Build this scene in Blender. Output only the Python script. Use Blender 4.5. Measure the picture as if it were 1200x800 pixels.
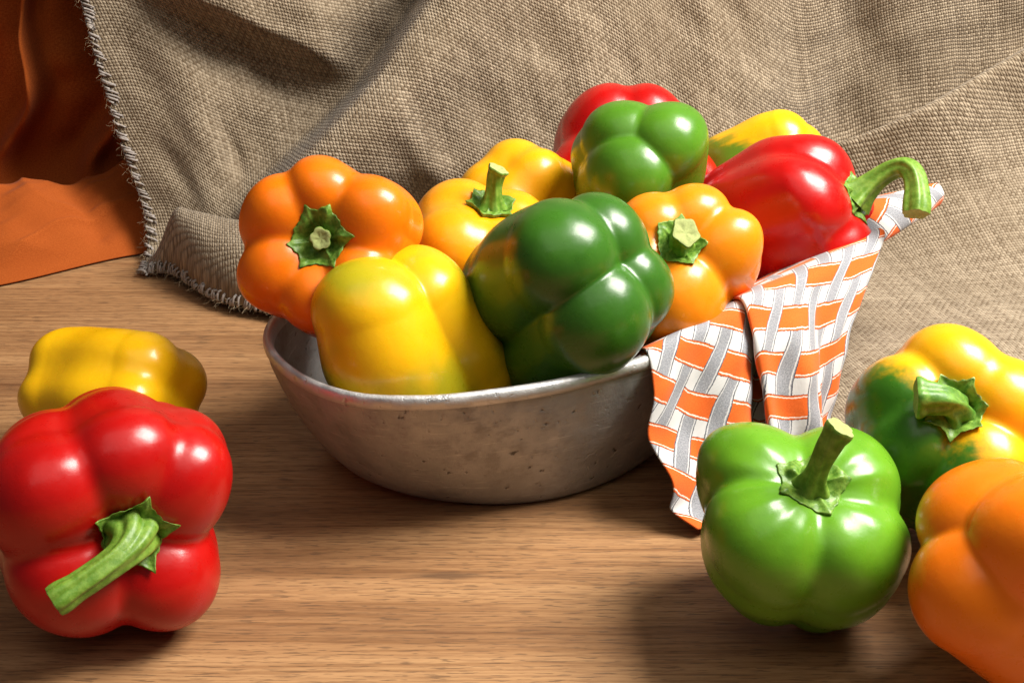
import bpy, math, random
import numpy as np
from mathutils import Vector, Matrix

# ------------------------------------------------------------------ scene, camera, light
sc = bpy.context.scene
for o in list(bpy.data.objects):
    bpy.data.objects.remove(o)
col = sc.collection

cam_d = bpy.data.cameras.new('camera')
cam = bpy.data.objects.new('camera', cam_d)
col.objects.link(cam)
cam.location = (0, 0, 0.38)
cam.rotation_euler = (math.radians(63), 0, 0)
cam_d.lens = 50.0
cam_d.sensor_width = 36.0
cam_d.clip_start = 0.02
cam_d.clip_end = 50
sc.camera = cam

w = bpy.data.worlds.new('World')
sc.world = w
w.use_nodes = True
w.node_tree.nodes['Background'].inputs[0].default_value = (0.80, 0.88, 1.0, 1)
w.node_tree.nodes['Background'].inputs[1].default_value = 0.06


def area(name, loc, target, sx, sy, energy, color):
    d = bpy.data.lights.new(name, 'AREA')
    d.shape = 'RECTANGLE'
    d.size, d.size_y = sx, sy
    d.energy = energy
    d.color = color
    o = bpy.data.objects.new(name, d)
    col.objects.link(o)
    o.location = loc
    o.rotation_euler = (Vector(target) - Vector(loc)).to_track_quat('-Z', 'Y').to_euler()
    return o


area('window_light', (0.66, 0.64, 0.98), (0.02, 0.64, 0.05), 0.52, 0.56, 34.0, (1.0, 0.955, 0.89))
area('overhead_fill_light', (0.10, -0.10, 1.75), (0.0, 0.52, 0.03), 2.0, 1.7, 9.0, (1.0, 0.95, 0.88))  # large soft fill lamp added overhead

sc.view_settings.view_transform = 'Standard'
sc.view_settings.look = 'None'
sc.view_settings.gamma = 1.0
sc.view_settings.exposure = 0.03
sc.view_settings.use_curve_mapping = False
sc.cycles.use_denoising = True
sc.cycles.max_bounces = 8
sc.cycles.sample_clamp_indirect = 6.0

# ------------------------------------------------------------------ helpers


class NT:
    """small helper for procedural materials"""

    def __init__(self, name):
        self.m = bpy.data.materials.new(name)
        self.m.use_nodes = True
        self.t = self.m.node_tree
        self.b = self.t.nodes['Principled BSDF']
        self.c = self.t.nodes.new('ShaderNodeTexCoord')

    def n(self, kind, **kw):
        o = self.t.nodes.new('ShaderNode' + kind)
        for k, v in kw.items():
            setattr(o, k, v)
        return o

    def put(self, sock, v):
        if isinstance(v, bpy.types.NodeSocket):
            self.t.links.new(v, sock)
        elif isinstance(v, tuple) and len(v) == 3 and sock.type == 'RGBA':
            sock.default_value = (*v, 1)
        else:
            sock.default_value = v

    def math(self, op, a, b=0.0, c=0.0):
        o = self.n('Math', operation=op)
        self.put(o.inputs[0], a)
        self.put(o.inputs[1], b)
        if op in ('MULTIPLY_ADD', 'SMOOTH_MIN', 'SMOOTH_MAX', 'COMPARE'):
            self.put(o.inputs[2], c)
        return o.outputs[0]

    def mix(self, f, a, b, mode='MIX'):
        o = self.n('Mix', data_type='RGBA', blend_type=mode)
        self.put(o.inputs[0], f)
        self.put(o.inputs[6], a)
        self.put(o.inputs[7], b)
        return o.outputs[2]

    def noise(self, vec, scale, detail=3.0, rough=0.55, distortion=0.0, dim='3D'):
        o = self.n('TexNoise', noise_dimensions=dim)
        if vec is not None:
            self.put(o.inputs['Vector'], vec)
        o.inputs['Scale'].default_value = scale
        o.inputs['Detail'].default_value = detail
        o.inputs['Roughness'].default_value = rough
        o.inputs['Distortion'].default_value = distortion
        return o.outputs['Fac']

    def mapping(self, vec, scale=(1, 1, 1), rot=(0, 0, 0), loc=(0, 0, 0)):
        o = self.n('Mapping')
        self.put(o.inputs[0], vec)
        o.inputs['Location'].default_value = loc
        o.inputs['Rotation'].default_value = rot
        o.inputs['Scale'].default_value = scale
        return o.outputs[0]

    def ramp(self, f, stops, interp='LINEAR'):
        o = self.n('ValToRGB')
        self.put(o.inputs[0], f)
        e = o.color_ramp.elements
        o.color_ramp.interpolation = interp
        while len(e) < len(stops):
            e.new(0.5)
        for el, (p, c) in zip(e, stops):
            el.position = p
            el.color = (c, c, c, 1) if isinstance(c, (int, float)) else (*c, 1)
        return o.outputs[0]

    def rng(self, f, a, b, lo=0.0, hi=1.0, smooth=True):
        o = self.n('MapRange', interpolation_type='SMOOTHSTEP' if smooth else 'LINEAR')
        self.put(o.inputs[0], f)
        for i, v in enumerate((a, b, lo, hi)):
            o.inputs[1 + i].default_value = v
        return o.outputs[0]

    def bump(self, h, strength, dist, prev=None):
        o = self.n('Bump')
        self.put(o.inputs['Height'], h)
        o.inputs['Strength'].default_value = strength
        o.inputs['Distance'].default_value = dist
        if prev is not None:
            self.put(o.inputs['Normal'], prev)
        self.put(self.b.inputs['Normal'], o.outputs[0])
        return o.outputs[0]

    def set(self, **kw):
        for k, v in kw.items():
            self.put(self.b.inputs[k.replace('_', ' ')], v)


def mesh_obj(name, verts, faces, mat, parent=None, uvs=None, smooth=True):
    me = bpy.data.meshes.new(name)
    me.from_pydata([tuple(map(float, v)) for v in verts], [], [tuple(map(int, f)) for f in faces])
    if uvs is not None:
        lay = me.uv_layers.new(name='UVMap')
        idx = np.empty(len(me.loops), dtype=np.int32)
        me.loops.foreach_get('vertex_index', idx)
        lay.data.foreach_set('uv', np.asarray(uvs, dtype=np.float32)[idx].ravel())
    if smooth:
        me.polygons.foreach_set('use_smooth', [True] * len(me.polygons))
    me.materials.append(mat)
    me.update()
    o = bpy.data.objects.new(name, me)
    col.objects.link(o)
    if parent is not None:
        o.parent = parent
    return o


def grid_faces(nu, nv, wrap=False, off=0, flip=False):
    """nu rows of nv verts; wrap closes each row"""
    i = np.arange(nu - 1)[:, None]
    j = np.arange(nv if wrap else nv - 1)[None, :]
    j2 = (j + 1) % nv
    a, b, c, d = i * nv + j, i * nv + j2, (i + 1) * nv + j2, (i + 1) * nv + j
    f = np.stack([a, b, c, d], -1).reshape(-1, 4) + off
    return f[:, ::-1] if flip else f


def tag(o, label=None, cat=None, group=None, kind=None):
    if label:
        o['label'] = label
    if cat:
        o['category'] = cat
    if group:
        o['group'] = group
    if kind:
        o['kind'] = kind
    return o


def empty(name, loc):
    o = bpy.data.objects.new(name, None)
    o.empty_display_size = 0.02
    col.objects.link(o)
    o.location = loc
    return o


def sstep(x, a, b):
    t = np.clip((x - a) / (b - a), 0, 1)
    return t * t * (3 - 2 * t)


def wav(x, y, seed, f0, n=10, spread=0.6, z=None):
    """smooth pseudo random field, about -1..1"""
    r = np.random.default_rng(seed)
    s = 0
    for _ in range(n):
        a = r.uniform(0, 2 * math.pi)
        f = f0 * r.uniform(1 - spread, 1 + spread)
        ph = r.uniform(0, 2 * math.pi)
        arg = x * f * math.cos(a) + y * f * math.sin(a) + ph
        if z is not None:
            arg = arg + z * f * r.uniform(-1, 1)
        s = s + np.sin(arg)
    return s / math.sqrt(n)


# ------------------------------------------------------------------ materials of the setting
def mat_wood():
    k = NT('oak_wood')
    p = k.c.outputs['Object']
    warp = k.noise(k.mapping(p, (5, 16, 1)), 1.0, 3, 0.5)
    # wandering grain direction: shift y by a slow noise
    sep = k.n('SeparateXYZ')
    k.put(sep.inputs[0], p)
    y2 = k.math('MULTIPLY_ADD', warp, 0.011, sep.outputs[1])
    cmb = k.n('CombineXYZ')
    k.put(cmb.inputs[0], sep.outputs[0])
    k.put(cmb.inputs[1], y2)
    q = cmb.outputs[0]
    broad = k.noise(k.mapping(q, (1.8, 34, 1)), 1.0, 4, 0.55)
    mid = k.noise(k.mapping(q, (4, 330, 1)), 1.0, 5, 0.6)
    fine = k.noise(k.mapping(p, (50, 700, 1)), 1.0, 4, 0.6)
    pore = k.noise(k.mapping(p, (85, 950, 1), loc=(3, 7, 0)), 1.0, 2, 0.55)
    c = k.ramp(broad, [(0.28, (0.225, 0.108, 0.046)), (0.5, (0.365, 0.193, 0.084)), (0.72, (0.47, 0.268, 0.123))])
    c = k.mix(k.rng(mid, 0.42, 0.68, 0, 0.75), c, k.mix(1.0, c, (0.58, 0.50, 0.44), 'MULTIPLY'))
    c = k.mix(k.rng(fine, 0.42, 0.68, 0, 0.55), c, k.mix(1.0, c, (0.55, 0.47, 0.42), 'MULTIPLY'))
    c = k.mix(k.rng(pore, 0.555, 0.63, 0, 0.62), c, (0.105, 0.056, 0.028))
    # dark cathedral streaks and a small knot
    streak = k.noise(k.mapping(q, (3.0, 46, 1), loc=(1.7, 0.3, 0)), 1.0, 2, 0.5)
    c = k.mix(k.rng(streak, 0.62, 0.80, 0, 0.42), c, (0.11, 0.062, 0.034))
    kn = k.n('VectorMath', operation='LENGTH')
    k.put(kn.inputs[0], k.mapping(p, (48, 260, 0), loc=(48 * 0.029, -260 * 0.5165, 0)))
    c = k.mix(k.rng(kn.outputs['Value'], 0.25, 1.0, 0.6, 0.0), c, (0.06, 0.033, 0.02))
    k.set(Base_Color=c, Roughness=k.rng(fine, 0.3, 0.7, 0.42, 0.58), Specular_IOR_Level=0.35)
    h = k.math('ADD', k.math('MULTIPLY', fine, 0.5), k.math('MULTIPLY', k.rng(pore, 0.6, 0.72), -0.6))
    k.bump(h, 0.35, 0.0004)
    return k.m


def thread_pattern(k, uv, pitch, seed_off=0.0, wob=0.35):
    """plain weave: returns (height 0..1, warp-id noise, a, b)"""
    wx = k.noise(k.mapping(uv, (1, 1, 1), loc=(seed_off, 0, 0)), 0.11 / pitch, 2, 0.5)
    wy = k.noise(k.mapping(uv, (1, 1, 1), loc=(seed_off + 5, 3, 0)), 0.11 / pitch, 2, 0.5)
    s = k.n('SeparateXYZ')
    k.put(s.inputs[0], uv)
    a = k.math('MULTIPLY_ADD', s.outputs[0], 1 / pitch, k.math('MULTIPLY', wx, wob * 2))
    b = k.math('MULTIPLY_ADD', s.outputs[1], 1 / pitch, k.math('MULTIPLY', wy, wob * 2))
    fa, fb = k.math('FLOOR', a), k.math('FLOOR', b)
    sa = k.math('POWER', k.math('ABSOLUTE', k.math('SINE', k.math('MULTIPLY', a, math.pi))), 0.7)
    sb = k.math('POWER', k.math('ABSOLUTE', k.math('SINE', k.math('MULTIPLY', b, math.pi))), 0.7)
    # crest of a thread in the middle of the cell where it lies on top
    par = k.math('FRACT', k.math('MULTIPLY', k.math('ADD', fa, fb), 0.5))     # 0 or .5
    par = k.math('GREATER_THAN', par, 0.25)
    ipar = k.math('SUBTRACT', 1.0, par)
    cross = k.math('MULTIPLY', sa, sb)
    warp = k.math('MULTIPLY', sa, k.math('MULTIPLY_ADD', k.math('MULTIPLY', cross, ipar), 0.6, 0.4))
    weft = k.math('MULTIPLY', sb, k.math('MULTIPLY_ADD', k.math('MULTIPLY', cross, par), 0.6, 0.4))
    h = k.math('MAXIMUM', warp, weft)
    cv = k.n('CombineXYZ')
    k.put(cv.inputs[0], fa)
    k.put(cv.inputs[1], fb)
    wn = k.n('TexWhiteNoise', noise_dimensions='2D')
    k.put(wn.inputs['Vector'], cv.outputs[0])
    na = k.n('TexWhiteNoise', noise_dimensions='1D')
    k.put(na.inputs['W'], fa)
    nb = k.n('TexWhiteNoise', noise_dimensions='1D')
    k.put(nb.inputs['W'], k.math('ADD', fb, 511.0))
    return h, wn.outputs['Value'], na.outputs['Value'], nb.outputs['Value'], par


def mat_burlap():
    k = NT('burlap')
    uv = k.c.outputs['UV']
    h, wn, na, nb, par = thread_pattern(k, uv, 0.0021, wob=0.55)
    lum = k.math('MULTIPLY_ADD', wn, 0.35, k.math('MULTIPLY_ADD', na, 0.22, k.math('MULTIPLY', nb, 0.22)))
    big = k.noise(uv, 16, 4, 0.6)
    c = k.mix(k.rng(lum, 0.1, 0.75), (0.165, 0.118, 0.072), (0.41, 0.325, 0.225))
    c = k.mix(k.math('MULTIPLY', par, 0.35), c, (0.50, 0.415, 0.30))
    c = k.mix(k.rng(h, 0.15, 0.62, 0.70, 0.0), c, (0.07, 0.047, 0.026))  # shade in the gaps between threads, painted into the colour
    c = k.mix(k.rng(big, 0.35, 0.65, 0.30, 0.0), c, (0.15, 0.105, 0.06))
    # old dark stains
    st = k.noise(k.mapping(uv, (1.0, 0.45, 1), loc=(2.1, 0.4, 0)), 30, 3, 0.6)
    c = k.mix(k.rng(st, 0.68, 0.80, 0, 0.6), c, (0.10, 0.075, 0.05))
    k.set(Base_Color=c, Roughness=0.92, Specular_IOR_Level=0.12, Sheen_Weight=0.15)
    fib = k.noise(uv, 2600, 2, 0.6)
    hh = k.math('MULTIPLY_ADD', fib, 0.25, h)
    k.bump(hh, 0.75, 0.0010)
    return k.m


def mat_linen():
    k = NT('orange_linen')
    uv = k.c.outputs['UV']
    big = k.noise(uv, 22, 4, 0.6)
    thr = k.math('MULTIPLY_ADD', k.noise(k.mapping(uv, (700, 2200, 1)), 1.0, 2, 0.6), 0.5,
                 k.math('MULTIPLY', k.noise(k.mapping(uv, (2200, 700, 1), loc=(4, 2, 0)), 1.0, 2, 0.6), 0.5))
    c = k.mix(k.rng(thr, 0.40, 0.60), (0.28, 0.056, 0.009), (0.42, 0.098, 0.018))
    c = k.mix(k.rng(big, 0.3, 0.7, 0.35, 0), c, (0.30, 0.060, 0.010))
    k.set(Base_Color=c, Roughness=0.95, Specular_IOR_Level=0.08, Sheen_Weight=0.03)
    k.bump(thr, 0.5, 0.0005)
    return k.m


def mat_napkin():
    k = NT('printed_napkin')
    uv = k.c.outputs['UV']
    ed = k.noise(uv, 900, 2, 0.6)
    s = k.n('SeparateXYZ')
    k.put(s.inputs[0], uv)
    PU, PV = 0.0158, 0.0200
    slow = k.noise(uv, 60, 2, 0.5)
    a = k.math('MULTIPLY_ADD', s.outputs[0], 1 / PU, k.math('MULTIPLY_ADD', ed, 0.05, k.math('MULTIPLY', slow, 0.16)))
    b = k.math('MULTIPLY_ADD', s.outputs[1], 1 / PV, k.math('MULTIPLY_ADD', ed, 0.05, k.math('MULTIPLY', slow, 0.16)))
    fa, fb = k.math('FLOOR', a), k.math('FLOOR', b)
    da = k.math('ABSOLUTE', k.math('SUBTRACT', k.math('FRACT', a), 0.5))   # distance from strip centre
    db = k.math('ABSOLUTE', k.math('SUBTRACT', k.math('FRACT', b), 0.5))
    WA, WB = 0.285, 0.29
    grey_in = k.math('LESS_THAN', da, WA)
    or_in = k.math('LESS_THAN', db, WB)
    par = k.math('GREATER_THAN', k.math('FRACT', k.math('MULTIPLY', k.math('ADD', fa, fb), 0.5)), 0.25)
    white = (0.61, 0.60, 0.585)
    gnoise = k.noise(uv, 1500, 3, 0.7)
    grey = k.mix(k.rng(gnoise, 0.35, 0.65), (0.20, 0.205, 0.225), (0.36, 0.365, 0.385))
    # grey strip: white pin line and dark outline near each edge
    gl = k.math('COMPARE', da, WA - 0.065, 0.018)
    grey = k.mix(gl, grey, white)
    go = k.math('GREATER_THAN', da, WA - 0.025)
    grey = k.mix(go, grey, (0.07, 0.07, 0.085))
    orange = k.mix(k.rng(gnoise, 0.3, 0.7), (0.68, 0.105, 0.012), (0.78, 0.150, 0.022))
    ol = k.math('COMPARE', db, WB - 0.06, 0.014)
    orange = k.mix(ol, orange, (0.82, 0.72, 0.62))
    oo = k.math('GREATER_THAN', db, WB - 0.018)
    orange = k.mix(oo, orange, (0.22, 0.06, 0.03))
    # plain weave of the printed bands
    under_g = k.mix(or_in, k.mix(grey_in, white, grey), orange)     # orange on top
    under_o = k.mix(grey_in, k.mix(or_in, white, orange), grey)     # grey on top
    c = k.mix(par, under_g, under_o)
    k.set(Base_Color=c, Roughness=0.85, Specular_IOR_Level=0.15, Sheen_Weight=0.1)
    h, *_ = thread_pattern(k, uv, 0.00055, 1.0)
    k.bump(h, 0.35, 0.0003)
    return k.m


def mat_pan(name, polish):
    k = NT(name)
    p = k.c.outputs['Object']
    big = k.noise(p, 22, 5, 0.62)
    blot = k.noise(p, 75, 5, 0.7)
    fine = k.noise(p, 900, 3, 0.6)
    scr = k.noise(k.mapping(p, (60, 60, 700), rot=(0.2, 0.3, 0)), 1.0, 3, 0.6)
    pit = k.noise(p, 230, 2, 0.5)
    c = k.ramp(big, [(0.3, (0.29, 0.285, 0.278)), (0.7, (0.47, 0.465, 0.458))])
    c = k.mix(k.rng(blot, 0.45, 0.72, 0, 0.55), c, (0.22, 0.185, 0.15))
    c = k.mix(k.rng(pit, 0.68, 0.76, 0, 0.8), c, (0.05, 0.04, 0.032))
    c = k.mix(k.rng(scr, 0.6, 0.72, 0, 0.4), c, (0.70, 0.69, 0.66))
    if polish:
        c = k.mix(0.6, c, (0.72, 0.71, 0.69))
    r = k.rng(blot, 0.3, 0.7, 0.36 if polish else 0.44, 0.62)
    k.set(Base_Color=c, Metallic=k.rng(blot, 0.4, 0.75, 0.75, 0.35), Roughness=r)
    h = k.math('MULTIPLY_ADD', k.rng(pit, 0.62, 0.78), -1.2, k.math('MULTIPLY_ADD', fine, 0.3, k.math('MULTIPLY', blot, 1.4)))
    k.bump(h, 0.32, 0.0012)
    return k.m


def mat_wall():
    k = NT('grey_plaster')
    n = k.noise(k.c.outputs['Object'], 8, 5, 0.6)
    k.set(Base_Color=k.ramp(n, [(0.3, (0.16, 0.165, 0.17)), (0.7, (0.21, 0.215, 0.22))]), Roughness=0.9)
    k.bump(k.noise(k.c.outputs['Object'], 140, 3, 0.6), 0.2, 0.001)
    return k.m


# ------------------------------------------------------------------ setting
def build_setting():
    x0, x1, y0, y1, th = -1.3, 1.3, -0.25, 1.25, 0.035
    v = [(x0, y0, -th), (x1, y0, -th), (x1, y1, -th), (x0, y1, -th), (x0, y0, 0), (x1, y0, 0), (x1, y1, 0), (x0, y1, 0)]
    f = [(3, 2, 1, 0), (4, 5, 6, 7), (0, 1, 5, 4), (1, 2, 6, 5), (2, 3, 7, 6), (3, 0, 4, 7)]
    t = mesh_obj('tabletop', v, f, mat_wood(), smooth=False)
    tag(t, 'brown oak grained tabletop under the pan and peppers', None, None, 'structure')
    wl = mesh_obj('wall', [(-2.5, 1.6, -0.6), (2.5, 1.6, -0.6), (2.5, 1.6, 1.8), (-2.5, 1.6, 1.8),
                           (-2.5, 1.7, -0.6), (2.5, 1.7, -0.6), (2.5, 1.7, 1.8), (-2.5, 1.7, 1.8)],
                  [(0, 1, 2, 3), (5, 4, 7, 6), (3, 2, 6, 7), (0, 4, 5, 1), (1, 5, 6, 2), (0, 3, 7, 4)], mat_wall(), smooth=False)
    tag(wl, 'plain grey wall behind the cloths', None, None, 'structure')


build_setting()

BURLAP = mat_burlap()


def burlap_surface(xs, q):
    """xs (n,) column positions, q (m,) arclength from the front edge; returns (m,n,3)"""
    def soft(a, b, w=.035):
        return np.mean([np.interp(xs + o, a, b) for o in np.linspace(-w, w, 21)], 0)
    ye = soft( [-.30, -.24, -.20, -.17, -.13, -.05, .06, .15, .20, .30, .75],
              [.845, .835, .800, .782, .768, .75, .69, .615, .575, .555, .52], .012)
    yb = soft( [-.30, -.20, -.10, 0, .10, .2, .3, .75], [.850, .848, .862, .880, .890, .870, .800, .74])
    amax = soft( [-.3, -.1, .1, .25, .75], [1.30, 1.22, 1.20, 1.28, 1.28])
    R = soft( [-.3, -.1, .1, .2, .35, .75], [.03, .035, .05, .09, .20, .22])
    m, n = len(q), len(xs)
    Q = q[:, None]
    flat = (yb - ye)[None, :]
    al = amax[None, :] * sstep(Q, flat - R[None, :] * .2, flat + R[None, :] * 1.3)
    dq = np.gradient(q)[:, None]
    Y = ye[None, :] + np.cumsum(np.cos(al) * dq, 0) - np.cos(al[:1]) * dq[:1]
    Z = 0.0025 + np.cumsum(np.sin(al) * dq, 0) - np.sin(al[:1]) * dq[:1]
    X = np.repeat(xs[None, :], m, 0)
    X = X + 0.0 * Y
    N = np.stack([0 * al, -np.sin(al), np.cos(al)], -1)
    d = np.zeros((m, n))
    up = sstep(Z, .004, .05)
    # right panel: a second layer folded in front, its top edge a diagonal
    L = .057 + (X - .251) * .51 + .003 * wav(X, Z, 5, 40)
    m1 = sstep(L - Z, -.007, .009) * sstep(X, .08, .22)
    d -= (.095 * (1 - m1) - .42 * np.clip(Z - L, 0, .24) * (1 - m1)) * sstep(X, .12, .26) * sstep(Z, .0, .03)
    d += .003 * m1 * np.exp(-((L - Z - .014) / .018) ** 2) * sstep(X, .13, .22)
    # long wrinkles on that front layer
    d += .0032 * m1 * np.sin((Z * 1.0 + Y * .55 - X * .33) * 85 + 1.1 * np.sin(X * 19)) * sstep(X, .14, .22) * (0.5 + .5 * wav(X, Q, 8, 14))
    # centre panel stands proud of a deep valley on its left
    xl = np.interp(Z, [0, .045, .10, .17, .25, .4], [-.205, -.158, -.100, -.048, -.02, .02])
    s = X - xl
    cen = sstep(s, -.014, .018)
    d += .046 * cen * up * np.interp(X, [-.1, .15, .3], [1, .55, 0.2])
    d += .030 * np.exp(-((s - .038) / .045) ** 2) * up
    d -= .046 * np.exp(-np.clip(-s, 0, 1) / .055) * (1 - cen) * sstep(Z, .02, .09) * sstep(X, -.25, -.17)
    # second, softer crease in the centre panel
    s2 = X - np.interp(Z, [0, .05, .10, .2], [-.03, -.055, -.075, -.10])
    d += .007 * np.exp(-(s2 / .012) ** 2) * up * sstep(Z, .12, .05)
    # left panel: sagging fold with the upper side proud
    zl = .158 - (X + .215) * .50
    e = Z - zl
    lm = sstep(X, -.24, -.19) * sstep(s, 0, -.05)
    d += .030 * sstep(e, -.008, .012) * lm * sstep(e, .10, .03)
    d -= .008 * np.exp(-((e + .022) / .014) ** 2) * lm
    d += .010 * np.exp(-((X + .205) / .018) ** 2 - ((Z - .075) / .045) ** 2)
    d -= .008 * np.exp(-((X + .185 + (Z - .06) * .3) / .006) ** 2 - ((Z - .065) / .018) ** 2)
    # rolled-up lower edge at the left
    rl = sstep(X, -.262, -.225) * sstep(X, .0, -.10)
    ww = flat * .9 + .018
    d += rl * .042 * np.sqrt(np.clip(1 - ((Q - ww * .50) / (ww * .50 + 1e-6)) ** 2, 0, 1)) * sstep(Q, ww * 1.3, ww * .45)
    d += rl * .004 * sstep(Q, .03, .0)
    # general softness of the cloth
    d += (.0030 * wav(X, Q, 1, 38) + .0014 * wav(X, Q, 2, 95) + .0005 * wav(X, Q, 3, 240)) * (.25 + .75 * up)
    d = np.where(Z < .02, np.maximum(d, -.0005 + 0 * d), d)
    P = np.stack([X, Y, Z], -1) + N * d[..., None]
    lip = m1 * np.exp(-(np.clip(L - Z, 0, 1) / .022) ** 2) * sstep(X, .14, .24)
    P = P + lip[..., None] * np.array([-.016, -.008, .020])
    # left selvedge runs at a slant
    k = sstep(X, -.16, -.262)
    P[..., 0] -= k * (np.interp(Z, [0, .03, .05, .085, .17, .45], [-.022, -.020, -.014, -.004, .016, .06]))
    P[..., 2] = np.maximum(P[..., 2], .0022)
    return P


def build_burlap():
    root = empty('burlap_cloth', (.1, .84, 0))
    inv = Vector((.1, .84, 0))
    xs = np.concatenate([np.linspace(-.262, .40, 330), np.linspace(.405, .75, 70)])
    q = np.concatenate([np.linspace(0, .62, 300)])
    P = burlap_surface(xs, q)
    m, n = P.shape[:2]
    UV = np.stack([np.repeat(xs[None], m, 0), np.repeat(q[:, None], n, 1)], -1)
    # weave runs askew, more so on the right
    ang = math.radians(14)
    U2 = UV[..., 0] * math.cos(ang) + UV[..., 1] * math.sin(ang)
    V2 = -UV[..., 0] * math.sin(ang) + UV[..., 1] * math.cos(ang)
    U2 = U2 + .25 * UV[..., 0] * UV[..., 1]
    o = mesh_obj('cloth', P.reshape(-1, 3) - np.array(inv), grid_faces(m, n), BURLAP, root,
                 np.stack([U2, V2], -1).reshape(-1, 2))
    sd = o.modifiers.new('thickness', 'SOLIDIFY')
    sd.thickness = .0016
    sd.offset = 0
    # whip stitching along the raw edge, and loose fibres
    r = random.Random(4)
    edge = []
    for i in range(190, -1, -1):
        edge.append((P[i, 0], P[i, 1] - P[i, 0]))
    for j in range(1, 165):
        edge.append((P[0, j], P[1, j] - P[0, j]))
    pts = [edge[0]]
    acc = 0
    st = []
    for a, b in zip(edge[:-1], edge[1:]):
        acc += np.linalg.norm(b[0] - a[0])
        if acc > .0034:
            acc = 0
            tdir = (b[0] - a[0]) / (np.linalg.norm(b[0] - a[0]) + 1e-9)
            inn = b[1] / (np.linalg.norm(b[1]) + 1e-9)
            nn = np.cross(tdir, inn)
            nn = nn / (np.linalg.norm(nn) + 1e-9)
            if nn @ np.array([0, -.8, .6]) < 0:
                nn = -nn
            st.append((b[0], tdir, inn, nn))
    V, Fc = [], []

    def tube(path, rad, ns=5):
        path = np.asarray(path)
        off = len(V)
        for i, p in enumerate(path):
            t = path[min(i + 1, len(path) - 1)] - path[max(i - 1, 0)]
            t = Vector(t).normalized()
            a = t.orthogonal().normalized()
            bb = t.cross(a)
            rr = rad if np.isscalar(rad) else rad[i]
            for k in range(ns):
                an = 2 * math.pi * k / ns
                V.append(np.array(p) + rr * (math.cos(an) * np.array(a) + math.sin(an) * np.array(bb)))
        Fc.extend(grid_faces(len(path), ns, True, off).tolist())

    for (p, t, i_, n_) in st:
        for kx in range(2):
            if r.random() < .14:
                continue
            w_ = r.uniform(.0032, .0082)
            sh = r.uniform(-.0028, .0028)
            hgt = r.uniform(.0012, .0022)
            path = []
            for a in np.linspace(-.15, 1.15, 9):
                an = a * math.pi
                path.append(p + i_ * (w_ * .5 * (1 - math.cos(an)) - .0013) * 1.0 + n_ * (hgt * math.sin(an) + .0006) + t * (sh + (a - .5) * r.uniform(.001, .0035)))
            tube(path, r.uniform(.00055, .0009), 6)
    so = mesh_obj('edge_stitching', np.array(V) - np.array(inv), Fc, STITCH, root)
    tag(so, 'grey whip stitching along the raw burlap edge', kind='stuff')
    V, Fc = [], []
    for (p, t, i_, n_) in st:
        for kx in range(r.randint(5, 9)):
            L = r.uniform(.002, .007)
            d0 = (-i_ * r.uniform(-.2, 1) + n_ * r.uniform(-.1, .8) + t * r.uniform(-.8, .8))
            d0 = d0 / np.linalg.norm(d0)
            cv = np.array([r.uniform(-1, 1), r.uniform(-1, 1), r.uniform(-1, .3)]) * .5
            path = [p + t * r.uniform(-.002, .002) + i_ * .001 + d0 * L * a + cv * L * a * a for a in np.linspace(0, 1, 5)]
            path = [np.array([a[0], a[1], max(a[2], .0006)]) for a in path]
            tube(path, np.linspace(.00016, .00006, 5), 3)
    fo = mesh_obj('loose_fibre', np.array(V) - np.array(inv), Fc, FIBRE, root)
    tag(fo, 'frayed fibres along the raw burlap edge', kind='stuff')
    tag(root, 'coarse tan burlap sacking draped in folds behind the pan, left edge whip stitched', 'burlap cloth')


def simple(name, c, rough, var=0.25, scale=300):
    k = NT(name)
    n = k.noise(k.c.outputs['Object'], scale, 3, 0.6)
    k.set(Base_Color=k.mix(n, tuple(x * (1 - var) for x in c), tuple(min(1, x * (1 + var)) for x in c)), Roughness=rough, Specular_IOR_Level=0.2)
    k.bump(n, 0.3, 0.0003)
    return k.m


STITCH = simple('stitch_yarn', (.33, .29, .26), .9, .5, 500)
FIBRE = simple('jute_fibre', (.42, .32, .20), .9)
build_burlap()


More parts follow.
